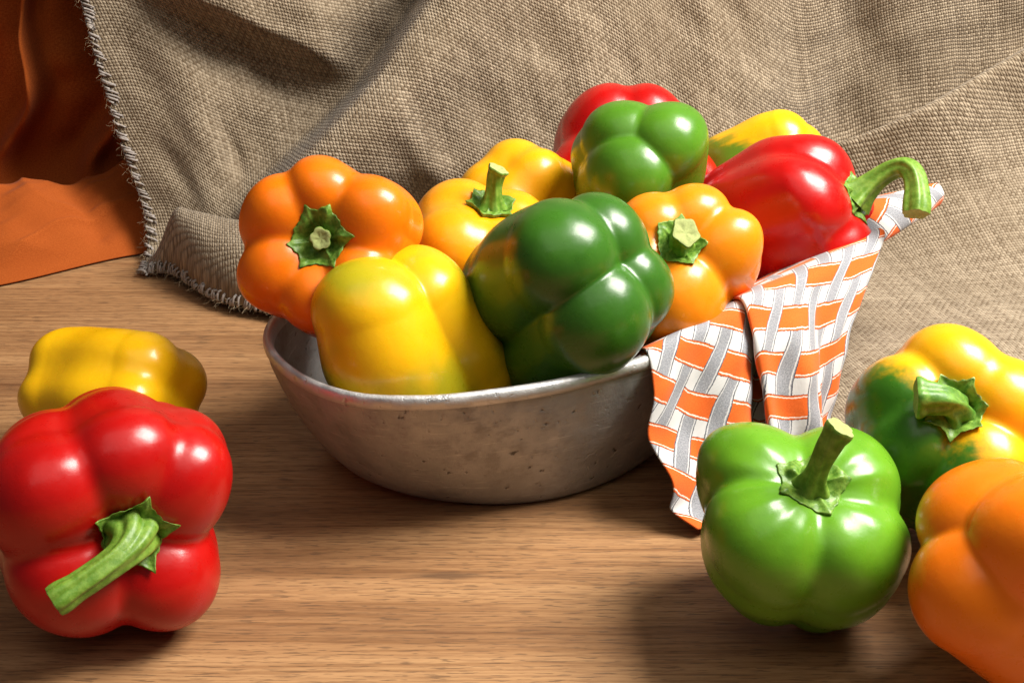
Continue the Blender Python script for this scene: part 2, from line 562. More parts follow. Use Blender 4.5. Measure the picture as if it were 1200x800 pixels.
def build_orange_cloth():
    x = np.linspace(-.62, -.226, 240)
    root = empty('orange_linen_cloth', (-.33, .90, 0))
    # profile measured from the front hem over a heaped roll, down and up the hanging part
    q = np.linspace(0, 1, 300)
    prof_q = [0, .06, .14, .22, .29, .35, .40, .46, .60, .8, 1.0]
    prof_y = [.824, .836, .851, .867, .883, .897, .912, .942, .965, .985, 1.01]
    prof_z = [.0012, .009, .021, .032, .040, .042, .033, .022, .12, .28, .45]
    from_y, from_z = [], []

    def cr(xs, ys, t):
        xs, ys = np.array(xs), np.array(ys)
        i = np.clip(np.searchsorted(xs, t, 'right') - 1, 0, len(xs) - 2)
        h = xs[i + 1] - xs[i]
        u = (t - xs[i]) / h
        g = np.gradient(ys, xs)
        return (2 * u**3 - 3 * u**2 + 1) * ys[i] + (u**3 - 2 * u**2 + u) * h * g[i] + (-2 * u**3 + 3 * u**2) * ys[i + 1] + (u**3 - u**2) * h * g[i + 1]
    Y = cr(prof_q, prof_y, q)[:, None] + 0 * x[None]
    Z = cr(prof_q, prof_z, q)[:, None] + 0 * x[None]
    X = x[None] + 0 * Y
    Q = q[:, None] + 0 * X
    hang = sstep(Q, .42, .62)
    low = 1 - sstep(Q, .34, .44)
    # hanging folds
    ph = X + .018 * np.sin(Z * 24 + 1.0) + .010 * np.sin(Z * 55)
    fold = np.sin(ph * 92 + 0.9) + .45 * np.sin(ph * 210 + 2 + Z * 12)
    Y = Y - hang * (.026 * fold + .009 * wav(X, Z, 3, 60) + .002 * wav(X, Z, 14, 200))
    X = X + hang * .010 * np.cos(ph * 92 + .9)
    # the heap at the front
    hz = 1 + .09 * wav(X, 0 * X, 12, 18, 6) 
    Z = Z * (low * hz + (1 - low))
    Y = Y - low * (.006 + (X + .25) * -.06 + .004 * wav(X, Q * .2, 4, 30))
    cre = np.exp(-((X + .285 + (Q - .2) * .09) / .007) ** 2)
    Z = Z - low * .006 * cre * sstep(Q, .02, .12)
    Z = Z + low * sstep(Q, .02, .1) * (.0030 * wav(X, Q * .25, 6, 60) + .0013 * wav(X, Q * .25, 7, 150) + .0005 * wav(X, Q * .25, 8, 330)
                                           + .0050 * np.exp(-np.abs(wav(X + Q * .08, Q * .30, 21, 42)) / .16) + .0026 * np.exp(-np.abs(wav(X - Q * .05, Q * .3, 22, 80)) / .2))
    Z = Z + low * sstep(Q, .0, .2) * .0045 * np.sin(X * 78 + Q * 9 + 1.5 * np.sin(X * 31))
    Z = np.maximum(Z, .0012 + .0006 * Q)
    Y = Y + low * .058 * sstep(X, -.345, -.232)
    P = np.stack([X, Y, Z], -1)
    m, n = Q.shape
    UV = np.stack([np.repeat(x[None], m, 0), np.repeat(q[:, None] * .62, n, 1)], -1)
    o = mesh_obj('cloth', P.reshape(-1, 3) - np.array((-.33, .90, 0)), grid_faces(m, n), mat_linen(), root, UV.reshape(-1, 2))
    sd = o.modifiers.new('thickness', 'SOLIDIFY')
    sd.thickness = .0009
    sd.offset = 1
    tag(root, 'rust orange linen cloth hanging and heaped beside the burlap edge', 'linen cloth')


build_orange_cloth()

# ------------------------------------------------------------------ oval pan
PAN_C, PAN_A, PAN_B, PAN_T, PAN_N, PAN_H = (.0285, .6655), .166, .090, .6697, 2.33, .078


def oval(t, a, b):
    c, s = np.cos(t), np.sin(t)
    x = a * np.sign(c) * np.abs(c) ** (2 / PAN_N)
    y = b * np.sign(s) * np.abs(s) ** (2 / PAN_N)
    ct, st = math.cos(PAN_T), math.sin(PAN_T)
    return x * ct - y * st, x * st + y * ct


def build_pan():
    root = empty('metal_pan', (*PAN_C, 0.0))
    n = 192
    t = np.linspace(0, 2 * math.pi, n, endpoint=False)
    # equal spacing along the outline
    tt = np.linspace(0, 2 * math.pi, 4001)
    xx, yy = oval(tt, PAN_A, PAN_B)
    s = np.concatenate([[0], np.cumsum(np.hypot(np.diff(xx), np.diff(yy)))])
    t = np.interp(np.arange(n) / n * s[-1], s, tt)
    # (inset from rim outline, height)
    outer = [(.086, .0004), (.046, .0004), (.0375, .0010), (.0325, .0032), (.0275, .0085), (.0215, .0180), (.0148, .0310), (.0090, .0450),
             (.0048, .0580), (.0024, .0660), (.0015, .0715)]
    lip = [(.0015, .0715), (.0004, .0730), (.0000, .0750), (.0004, .0770), (.0015, .0782), (.0030, .0783), (.0041, .0772), (.0047, .0750), (.0050, .0722)]   # the worn edge
    inner = [(.0050, .0722), (.0064, .0660), (.0092, .0560), (.0140, .0420), (.0200, .0290), (.0270, .0180), (.0340, .0105), (.0450, .0068), (.090, .0065)]

    def rings(prof, wob, thick=0.0):
        V = []
        xr, yr = oval(t, PAN_A, PAN_B)
        fi = np.arctan2(yr, xr)
        for (d, z) in prof:
            dd = max(d - thick, 0)
            x, y = oval(t, PAN_A - thick * min(1, d / .005), PAN_B - thick * min(1, d / .005))
            w_ = min(dd / .0375, 1)
            rb = .0835 - thick - max(dd - .0375, 0) * 1.75
            x = x * (1 - w_) + (-.0365 + rb * np.cos(fi)) * w_
            y = y * (1 - w_) + (-.0100 + rb * np.sin(fi)) * w_
            k = z / PAN_H
            zz = z + wob * k * (.0014 * np.sin(2 * t + .6) + .0005 * np.sin(5 * t) + .00012 * np.sin(17 * t + 1))
            g = 1 + wob * k * (.006 * np.sin(3 * t + 1) + .0016 * np.sin(7 * t + 2))
            V.append(np.stack([x * g, y * g, zz], -1))
        return np.concatenate(V)
    def lip_rings():
        a, b = rings([(.0015, .0715)], 1), rings([(.0050, .0722)], 1, .005)
        V = []
        for (d, z) in lip:
            u = (d - .0015) / .0035
            p = a * (1 - u) + b * u
            p[:, 2] += z - (.0715 * (1 - u) + .0722 * u)
            V.append(p)
        return np.concatenate(V)
    Vo, Vi = rings(outer, 1), rings(inner, 1, .005)
    V = np.concatenate([Vo, Vi, [[-.0365, -.010, .0004], [-.0365, -.010, .0065]]])
    F = grid_faces(len(outer), n, True).tolist() + grid_faces(len(inner), n, True, len(Vo)).tolist()
    cb, ct = len(Vo) + len(Vi), len(Vo) + len(Vi) + 1
    for j in range(n):
        F.append((cb, (j + 1) % n, j))
        F.append((ct, len(Vo) + (len(inner) - 1) * n + j, len(Vo) + (len(inner) - 1) * n + (j + 1) % n))
    b = mesh_obj('pan_body', V, F, mat_pan('worn_cast_aluminium', False), root)
    rm = mesh_obj('rim', lip_rings(), grid_faces(len(lip), n, True), mat_pan('polished_worn_aluminium', True), root)
    tag(root, 'worn dull grey metal pan heaped with bell peppers', 'pan')


build_pan()


# ------------------------------------------------------------------ bell peppers
def sm(a, b, k):
    h = np.clip(.5 + .5 * (b - a) / k, 0, 1)
    return b * (1 - h) + a * h - k * h * (1 - h)


class Pepper:
    def __init__(s, R, H, lobes, taper=.78, dim=.014, bdim=.010, k=.008, warp=.0020, seed=0, ripple=0, bulge=.06, bend=(0, 0), ks=1.0):
        s.__dict__.update(locals())
        r = np.random.default_rng(seed)
        s.ph = r.uniform(0, 6.28, 12)

    def f(s, p):
        R, H = s.R, s.H
        ph = s.ph
        x, y, z = p[..., 0], p[..., 1], p[..., 2]
        w = s.warp
        F1 = 55.
        x2 = x + w * np.sin(y * F1 + ph[0]) + w * np.sin(z * F1 * .8 + ph[1]) + .3 * w * np.sin(z * 150 + ph[6] + y * 60)
        y2 = y + w * np.sin(z * F1 * .9 + ph[2]) + w * np.sin(x * F1 + ph[3]) + .3 * w * np.sin(z * 140 + ph[7] + x * 70)
        z2 = z + w * np.sin(x * F1 + ph[4]) + w * np.sin(y * F1 * 1.1 + ph[5])
        zz = z2 / H
        x2 = x2 - s.bend[0] * R * (zz * zz * 2)
        y2 = y2 - s.bend[1] * R * (zz * zz * 2)
        n = len(s.lobes)
        rr = {3: .62, 4: .555, 5: .505}.get(n, .465)
        d = None
        kz = s.k * np.interp(zz, [-.55, -.38, -.1, .25, .5], [.60, .65, .95 * s.ks, 1.15 * s.ks, .9])
        for (phi, size, dt, db) in s.lobes:
            c, sn = math.cos(math.radians(phi)), math.sin(math.radians(phi))
            rA = R * rr * size
            oA = R * (1 - rr) * (.6 + .4 * size)
            rB = rA * (.62 + .38 * s.taper)
            oB = oA * s.taper
            A = np.array([oA * c, oA * sn, H / 2 - rA * .92 + dt])
            B = np.array([oB * c, oB * sn, -H / 2 + rB + db])
            ab = B - A
            q = np.stack([x2 - A[0], y2 - A[1], z2 - A[2]], -1)
            h = np.clip((q @ ab) / (ab @ ab), 0, 1)
            rad = rA + (rB - rA) * h + s.bulge * R * np.sin(np.pi * h)
            di = np.sqrt(((q - h[..., None] * ab) ** 2).sum(-1)) - rad
            d = di if d is None else sm(d, di, kz)
        # core
        rc = R * .50
        zt, zb = H / 2 - s.dim - rc, -H / 2 + s.bdim + rc * .8
        h = np.clip((z2 - zb) / (zt - zb), 0, 1)
        dz = z2 - (zb + (zt - zb) * h)
        dc = np.sqrt(x2 ** 2 + y2 ** 2 + dz ** 2) - rc * (.8 + .2 * h)
        d = sm(d, dc, s.k * 1.2)
        if s.ripple:
            th = np.arctan2(y2, x2)
            rho = np.hypot(x2, y2) / R
            d = d + s.ripple * np.cos(13 * th + 2 * np.sin(2 * th + ph[8])) * np.exp(-((rho - .55) / .25) ** 2) * sstep(zz, .1, .4)
        return d

    def trace(s, o, dr, tmax, it=70, fac=.75):
        t = np.zeros(o.shape[:-1])
        for _ in range(it):
            t = np.minimum(t + s.f(o + dr * t[..., None]) * fac, tmax)
        return o + dr * t[..., None]

    def body(s, nt=112, npn=176):
        u = np.linspace(0, 1, nt)
        th = math.pi * (u - .06 * np.sin(2 * np.pi * u) * 1.0)
        ph = np.linspace(0, 2 * math.pi, npn, endpoint=False)
        D = np.stack([np.sin(th)[:, None] * np.cos(ph), np.sin(th)[:, None] * np.sin(ph), np.cos(th)[:, None] + 0 * ph], -1)
        sc_ = max(s.R, s.H * .6) * 2.0
        P = s.trace(D * sc_, -D, sc_ * .99)
        V = P[1:-1].reshape(-1, 3)
        F = grid_faces(nt - 2, npn, True).tolist()
        V = np.concatenate([V, P[:1, 0], P[-1:, 0]])
        a, b = len(V) - 2, len(V) - 1
        last = (nt - 3) * npn
        for j in range(npn):
            F.append((a, j, (j + 1) % npn))
            F.append((b, last + (j + 1) % npn, last + j))
        F = [tuple(reversed(f)) if len(f) == 4 else f for f in F]
        F = [f if len(f) == 4 else f for f in F]
        return V, F

    def top(s, x, y):
        o = np.stack([x, y, 0 * x + s.H * .95], -1)
        return s.trace(o, np.array([0, 0, -1.]) + 0 * o, s.H * .95, 60, .6)[..., 2]


def bez(p0, p1, p2, p3, t):
    t = t[:, None]
    return (1 - t) ** 3 * p0 + 3 * (1 - t) ** 2 * t * p1 + 3 * (1 - t) * t * t * p2 + t ** 3 * p3


def calyx_mesh(pp, rc, npts, seed, curl=.0, point=.22, thick=.0011, rot=0):
    r = np.random.default_rng(seed)
    nr, na = 18, 120
    ph = np.linspace(0, 2 * math.pi, na, endpoint=False)
    ang = np.sort(2 * math.pi * (np.arange(npts) + r.uniform(-.18, .18, npts)) / npts) + math.radians(rot)
    amp = r.uniform(.75, 1.2, npts)
    dd = (ph[:, None] - ang[None] + math.pi) % (2 * math.pi) - math.pi
    tip = (amp[None] * np.exp(-np.abs(dd) / (1.25 / npts))).max(1)
    dm = np.abs(dd).min(1)
    poly = math.cos(math.pi / npts) / np.cos(np.clip(math.pi / npts - dm, -.1, math.pi / npts))
    tip = (amp[None] * np.exp(-np.abs(dd) / .11)).max(1)
    Rc = rc * (1.02 * poly + point * .75 * tip + .025 * np.sin(9 * ph + seed) + .015 * np.sin(23 * ph))
    rho = np.linspace(.02, 1, nr)[:, None] * Rc[None]
    X, Y = rho * np.cos(ph), rho * np.sin(ph)
    Z0 = pp.top(X, Y)
    # calyx spans the dimple a little: blend with the smoothed height
    u = np.linspace(.02, 1, nr)[:, None]
    bump = .0011 * wav(X, Y, seed + 3, 640, 14, .4) * np.sin(np.pi * np.clip(u * .95, 0, 1)) ** .6
    rib = .0009 * np.exp(-(((ph[None, :, None] - ang[None, None] + math.pi) % (2 * math.pi) - math.pi) / .14) ** 2).max(2) * np.sin(np.pi * u)
    Zt = Z0 + thick * (1 - .45 * u ** 3) + bump + rib + curl * u ** 4 + .0022 * np.exp(-(u / .35) ** 2)
    Zt = np.maximum(Zt, Z0 + .0005)
    V = np.concatenate([np.stack([X, Y, Zt], -1).reshape(-1, 3),
                        np.stack([X[-1:] * .985, Y[-1:] * .985, Zt[-1:] - .0009], -1).reshape(-1, 3),
                        np.stack([X[-1:] * .82, Y[-1:] * .82, np.minimum(Z0[-4:-3], Zt[-1:]) - .0018], -1).reshape(-1, 3)])
    F = [tuple(f[::-1]) for f in grid_faces(nr + 2, na, True).tolist()]
    F = [tuple(reversed(f)) for f in F]
    c = len(V)
    V = np.concatenate([V, [[0, 0, Zt[0].mean()]]])
    for j in range(na):
        F.append((c, j, (j + 1) % na))
    F = [tuple(reversed(f)) if len(f) == 4 else f for f in F]
    return V, F, float(Zt[0].mean())


def stem_mesh(z0, pts, rad, ridges, seed, flare=.15):
    """pts: end points of a bezier above (0,0,z0); rad: base flare, neck, tip"""
    n, na = 44, 48
    t = np.linspace(0, 1, n)
    p = [np.array([0, 0, z0 - .0015])] + [np.array(a) + np.array([0, 0, z0]) for a in pts]
    C = bez(*p, t)
    T = np.gradient(C, axis=0)
    T /= np.linalg.norm(T, axis=1)[:, None]
    up = np.array([1, 0, 0.])
    ph = np.linspace(0, 2 * math.pi, na, endpoint=False)
    V = []
    r = rad[1] + (rad[0] - rad[1]) * np.exp(-(t / flare) ** 1.3) + (rad[2] - rad[1]) * sstep(t, .45, 1.0) + .16 * rad[2] * sstep(t, .86, .97)
    rg = np.random.default_rng(seed)
    f0 = rg.uniform(0, 6)
    for i in range(n):
        a = up - T[i] * (up @ T[i])
        a /= np.linalg.norm(a)
        up = a
        b = np.cross(T[i], a)
        am = .085 + .12 * math.exp(-t[i] / .18)
        rr = r[i] * (1 + am * np.cos(ridges * ph + f0 + .5 * t[i]) + .04 * np.cos(2 * ph + 3 * t[i]) + .025 * np.sin(ridges * 2 * ph + f0 + 9 * t[i]))
        if i == n - 1:
            rr = rr * .95
        V.append(C[i] + rr[:, None] * (np.cos(ph)[:, None] * a + np.sin(ph)[:, None] * b))
    V = np.array(V)
    F = grid_faces(n, na, True).tolist()
    # cut end: a shallow dished face
    ring = V[-1]
    cen = ring.mean(0)
    Vc = [ring + T[-1] * .00005]
    for s_, dz in ((.86, .0003), (.6, -.0004), (.3, -.0008)):
        Vc.append(cen + (ring - cen) * s_ + T[-1] * (dz + .00015 * np.sin(5 * ph + s_ * 20))[:, None])
    Vc = np.concatenate(Vc + [[cen - T[-1] * .0009]])
    Fc = grid_faces(4, na, True).tolist()
    for j in range(na):
        Fc.append((3 * na + j, 3 * na + (j + 1) % na, len(Vc) - 1))
    return V.reshape(-1, 3), F, Vc, Fc


def flesh(name, base, deep, patch=None, pcol=None, mottled=0.0):
    """base/deep: the skin's own colour and its darker mottling; patch = (direction, from, to) in pepper space"""
    k = NT(name)
    p = k.c.outputs['Object']
    n = k.noise(p, 42, 3, 0.55)
    c = k.mix(k.rng(n, 0.35, 0.72, 0, 0.5), base, deep)
    if patch:
        for (dr, a, b, cc) in patch:
            dt = k.n('VectorMath', operation='DOT_PRODUCT')
            k.put(dt.inputs[0], p)
            dt.inputs[1].default_value = dr
            nn = k.noise(p, 34, 4, 0.6)
            stk = k.noise(k.mapping(p, (150, 150, 22)), 1.0, 3, 0.65)
            v = k.math('MULTIPLY_ADD', nn, .030, k.math('SUBTRACT', dt.outputs['Value'], .025))
            v = k.math('MULTIPLY_ADD', stk, .020, v)
            c = k.mix(k.rng(v, a, b), c, cc)
    if mottled:
        mm = k.noise(p, 26, 2, 0.5, 0.3)
        c = k.mix(k.rng(mm, 0.42, 0.70, 0, mottled), c, pcol)
    # tiny lenticel specks
    sp = k.noise(p, 650, 1, 0.5)
    c = k.mix(k.rng(sp, 0.72, 0.80, 0, 0.25), c, k.mix(1.0, c, (1.25, 1.2, 1.1), 'MULTIPLY'))
    # a few dry scratches
    sc1 = k.noise(k.mapping(p, (420, 90, 60), rot=(.4, .7, .2)), 1.0, 3, 0.6)
    c = k.mix(k.math('MULTIPLY', k.rng(sc1, 0.74, 0.80), k.rng(n, 0.5, 0.62, 0, 0.35)), c, k.mix(0.5, c, (0.75, 0.62, 0.40)))
    ro = k.rng(k.noise(p, 130, 3, 0.6), 0.3, 0.7, 0.26, 0.35)
    k.set(Base_Color=c, Roughness=ro, Specular_IOR_Level=0.42, Coat_Weight=0.15, Coat_Roughness=0.15,
          Subsurface_Weight=0.10, Subsurface_Scale=0.004)
    k.b.inputs['Subsurface Radius'].default_value = (1.0, 0.5, 0.2)
    h = k.math('MULTIPLY_ADD', k.noise(p, 1400, 2, 0.5), 0.10, k.noise(p, 95, 3, 0.5))
    k.bump(h, 0.11, 0.0022)
    return k.m


def green_part(name, c0, c1, scale=260):
    k = NT(name)
    p = k.c.outputs['Object']
    n = k.noise(p, scale, 3, 0.6)
    fib = k.noise(k.mapping(p, (900, 900, 60)), 1.0, 3, 0.6)
    c = k.mix(k.rng(n, 0.32, 0.68), c0, c1)
    c = k.mix(k.rng(fib, 0.55, 0.75, 0, 0.4), c, (0.27, 0.36, 0.09))
    k.set(Base_Color=c, Roughness=0.42, Specular_IOR_Level=0.4, Subsurface_Weight=0.08, Subsurface_Scale=0.002)
    k.bump(k.math('MULTIPLY_ADD', fib, 0.4, n), 0.35, 0.0006)
    return k.m


RED, REDD = (0.46, 0.0045, 0.003), (0.34, 0.003, 0.0025)
GRN, GRND = (0.085, 0.235, 0.012), (0.045, 0.150, 0.009)
DGRN, DGRND = (0.040, 0.140, 0.010), (0.022, 0.085, 0.008)
ORG, ORGD = (0.86, 0.185, 0.002), (0.78, 0.130, 0.002)
YEL, YELD = (0.86, 0.48, 0.004), (0.80, 0.40, 0.003)
OLIVE = (0.30, 0.33, 0.012)

CALYX = green_part('calyx_green', (0.075, 0.18, 0.014), (0.20, 0.35, 0.05), 420)
STEM = green_part('stem_green', (0.10, 0.215, 0.016), (0.20, 0.34, 0.045))
STEM_DARK = green_part('stem_deep_green', (0.065, 0.185, 0.018), (0.16, 0.33, 0.045))
CUT = simple('stem_cut', (.34, .38, .14), .8, .4, 900)


def orient(axis, roll):
    a = Vector(axis).normalized()
    ref = Vector((1, 0, 0)) if abs(a.x) < .86 else Vector((0, 0, 1))
    x = (ref - a * ref.dot(a)).normalized()
    y = a.cross(x)
    M = Matrix((x, y, a)).transposed().to_4x4()
    return M @ Matrix.Rotation(math.radians(roll), 4, 'Z')


def local_dir(axis, d):
    """a direction in the room, seen in the pepper's own frame"""
    return tuple(orient(axis, 0).to_3x3().transposed() @ Vector(d).normalized())


def build_pepper(label, loc, axis, roll, shape, mat, calyx=None, stem=None, stem_mat=None, group=None, drop=False):
    pp = Pepper(**shape)
    V, F = pp.body()
    M = orient(axis, roll)
    W = np.array(M.to_3x3())
    zmin = float((V @ W.T)[:, 2].min())
    cz = loc[2]
    if drop:                       # let it rest on the table
        cz = -zmin + .0004
    root = empty('bell_pepper', (loc[0], loc[1], cz + zmin))
    L = Matrix.Translation((0, 0, -zmin)) @ M
    b = mesh_obj('flesh', V, F, mat, root)
    b.matrix_local = L
    if calyx:
        Vc, Fc, z0 = calyx_mesh(pp, **calyx)
        c = mesh_obj('calyx', Vc, Fc, CALYX, root)
        c.matrix_local = L
        if stem:
            Vs, Fs, Ve, Fe = stem_mesh(z0, **stem)
            s = mesh_obj('stem', Vs, Fs, stem_mat or STEM, root)
            s.matrix_local = L
            e = mesh_obj('cut_end', Ve, Fe, CUT, s)
    tag(root, label, 'bell pepper', group)
    return root


IN_PAN, LOOSE = 'bell peppers heaped in the pan', 'bell peppers lying loose on the table'


def lob(*a):
    """(phi, size[, dz top, dz bottom])"""
    return [(x + (1, 0, 0))[:4] if len(x) == 1 else (x + (0, 0))[:4] for x in a]


def build_peppers():
    m_org = flesh('orange_skin', ORG, ORGD)
    m_org2 = flesh('amber_orange_skin', (0.90, 0.27, 0.006), (0.85, 0.20, 0.004))
    m_red = flesh('red_skin', RED, REDD)
    m_grn = flesh('green_skin', GRN, GRND)
    m_dgrn = flesh('deep_green_skin', DGRN, DGRND)
    m_yel = flesh('yellow_skin', YEL, YELD)

    build_pepper('bright orange pepper with hexagonal green calyx perched on the pan end', (-.0845, .622, .113), (-.099, -.848, .521), 0,
                 dict(R=.0435, H=.070, lobes=lob((35, 1.05), (95, .92), (150, 1.0), (215, .98), (268, .98), (322, .95)), k=.0036, dim=.011, seed=1, taper=.8), m_org,
                 dict(rc=.0138, npts=6, seed=1, point=.24), dict(pts=[(0, 0, .002), (.0005, 0, .004), (.001, -.0005, .007)], rad=(.0075, .0042, .0043), ridges=5, seed=1), group=IN_PAN)
    build_pepper('yellow pepper with olive green blush lying against the front rim of the pan', (-.0475, .594, .077), (.38, -.074, -.916), 0,
                 dict(R=.0425, H=.096, lobes=lob((222, .95, 0, 0), (110, 1.06, 0, -.005), (350, .96, 0, .003)), k=.0022, seed=2, taper=.92, bdim=.014, ks=.6),
                 flesh('yellow_olive_skin', YEL, YELD, mottled=.75, pcol=OLIVE), group=IN_PAN)
    build_pepper('yellow orange pepper with upright green stem behind the large green pepper', (-.0150, .686, .073), (.12, -.10, .985), 20,
                 dict(R=.042, H=.078, lobes=lob((20, 1), (110, 1.05), (200, 1), (290, 1.0)), seed=3, taper=.8), flesh('golden_skin', (0.88, 0.36, .005), (.86, .25, .004)),
                 dict(rc=.012, npts=6, seed=5, curl=.002), dict(pts=[(0, 0, .008), (.0, .003, .012), (.0025, .003, .019)], rad=(.0070, .0040, .0048), ridges=5, seed=2), group=IN_PAN)
    build_pepper('plain yellow pepper half hidden behind the yellow pepper with upright stem', (.008, .765, .078), (.359, .368, -.858), 0,
                 dict(R=.037, H=.070, lobes=lob((0,), (90,), (180,), (270,)), seed=4), flesh('plain_yellow_skin', (.82, .40, .005), (.76, .32, .004)), group=IN_PAN)
    build_pepper('large dark green pepper with deeply creased lobes in the middle of the pan', (.027, .603, .0975), (-.36, .711, -.587), 0,
                 dict(R=.0450, H=.090, lobes=lob((200, 1.14, 0, -.005), (282, .95, 0, .003), (5, .92, 0, .006), (88, 1.08, 0, -.002)), k=.0030, seed=5, taper=.90, bdim=.013, warp=.0016, ks=.55),
                 m_dgrn, group=IN_PAN)
    build_pepper('amber orange pepper with ragged calyx and stub stem beside the napkin', (.084, .653, .0840), (-.10, -.671, .735), 0,
                 dict(R=.0405, H=.082, lobes=lob((5, 1.0), (75, .92), (135, .95), (200, .9), (272, 1.12)), k=.0036, seed=6, taper=.8), m_org2,
                 dict(rc=.0125, npts=5, seed=8, point=.12, curl=.001), dict(pts=[(0, 0, .004), (.001, .001, .008), (.003, .001, .013)], rad=(.009, .0055, .0062), ridges=5, seed=3), group=IN_PAN)
    build_pepper('red pepper at the back of the heap behind the smaller green pepper', (.068, .800, .083), (.05, .72, -.69), 0,
                 dict(R=.0525, H=.080, lobes=lob((240, 1.05), (303, 1.05), (15,), (95,), (170, 1.0)), seed=7, k=.006, taper=.95), m_red, group=IN_PAN)
    build_pepper('bright green pepper on top of the heap with its lobed end showing', (.0678, .725, .1120), (.05, .62, -.78), 0,
                 dict(R=.0360, H=.080, lobes=lob((118, 1.08, 0, -.002), (232, 1.05, 0, 0), (342, 1.1, 0, -.003)), k=.0030, seed=8, taper=.92, bdim=.016, ks=.6), m_grn, group=IN_PAN)
    build_pepper('yellow pepper with a green side at the far back of the heap', (.150, .805, .0840), (-.808, .312, -.499), 0,
                 dict(R=.0335, H=.080, lobes=lob((30,), (120,), (210,), (300,)), seed=9, taper=.9),
                 flesh('yellow_green_side_skin', (.88, .48, .006), YELD, [(local_dir((-.808, .312, -.499), (-.75, -.5, -.42)), .004, .018, (.11, .22, .012))]), group=IN_PAN)
    build_pepper('red pepper with long curved green stem overhanging the napkin', (.147, .733, .0820), (.83, -.368, .42), 0,
                 dict(R=.0415, H=.094, lobes=lob((15, 1.0), (105, 1.0), (190, 1.0), (280, .95)), seed=10, k=.0042, taper=.72), m_red,
                 dict(rc=.0130, npts=6, seed=12, point=.2), dict(pts=[(0, .010, .014), (0, .026, .040), (0, -.018, .031)], rad=(.0100, .0052, .0060), ridges=5, seed=5), group=IN_PAN)
    build_pepper('small yellow pepper lying on its side behind the red pepper with the long straight stem', (-.1945, .612, .033), (-.909, .314, -.273), 0,
                 dict(R=.0350, H=.077, lobes=lob((10, 1.0), (95, 1.0), (185, 1.0), (275, 1.0)), seed=11, taper=.9, bend=(.16, 0)), m_yel, group=LOOSE, drop=True)
    build_pepper('large red pepper lying on the table with long straight green stem and dark calyx', (-.1650, .4950, .045), (.45, -.875, .17), 0,
                 dict(R=.0515, H=.084, lobes=lob((30, 1.0), (85, .95), (150, 1.08), (225, 1.05), (300, 1.0)), seed=12, k=.0036, taper=.84), flesh('glossy_red_skin', RED, REDD),
                 dict(rc=.0142, npts=5, seed=14, curl=.002, point=.3), dict(pts=[(.001, -.001, .014), (-.010, -.004, .018), (-.034, -.0155, .018)], rad=(.0120, .0040, .0051), ridges=6, seed=6, flare=.34), group=LOOSE, drop=True)
    build_pepper('glossy green pepper standing on the table with thick upright stem in front of the napkin', (.1165, .4880, .041), (.02, -.49, .872), 0,
                 dict(R=.0465, H=.074, lobes=lob((38, .98, .002, 0), (135, 1.0, -.001, 0), (222, 1.06, .002, 0), (308, 1.02, 0, -.003)), seed=13, k=.0038, taper=.82, ripple=.00025, dim=.015, ks=.9),
                 flesh('fresh_green_skin', (.13, .33, .014), (.075, .225, .011)),
                 dict(rc=.0145, npts=5, seed=21, point=.10), dict(pts=[(0, 0, .010), (.001, .004, .017), (.007, .010, .028)], rad=(.0085, .0039, .0050), ridges=5, seed=7), group=LOOSE, drop=True)
    build_pepper('yellow pepper with dark green lobes and crumpled calyx resting on the burlap', (.1900, .5400, .046), (-.15, -.58, .801), 0,
                 dict(R=.0455, H=.092, lobes=lob((15, 1.05), (80, 1.0), (150, .9), (205, .88), (290, 1.0)), seed=14, k=.0036, taper=.78),
                 flesh('yellow_green_lobes_skin', (.88, .42, .005), YELD, [(local_dir((-.15, -.58, .801), (-.80, -.45, -.38)), .002, .016, (.055, .19, .012))]),
                 dict(rc=.0125, npts=7, seed=24, curl=.002, point=.25), dict(pts=[(0, 0, .008), (-.004, 0, .013), (-.016, .001, .013)], rad=(.009, .0058, .0072), ridges=5, seed=8), STEM_DARK, group=LOOSE, drop=True)
    build_pepper('plain deep orange pepper beside the standing green pepper', (.2010, .4430, .045), (.80, .20, -.56), 0,
                 dict(R=.0430, H=.098, lobes=lob((20, 1.0), (140, 1.05), (260, 1.0)), seed=15, k=.003, ks=.6, taper=.9), flesh('deep_orange_skin', (.86, .20, .004), (.82, .15, .003)), group=LOOSE, drop=True)


build_peppers()


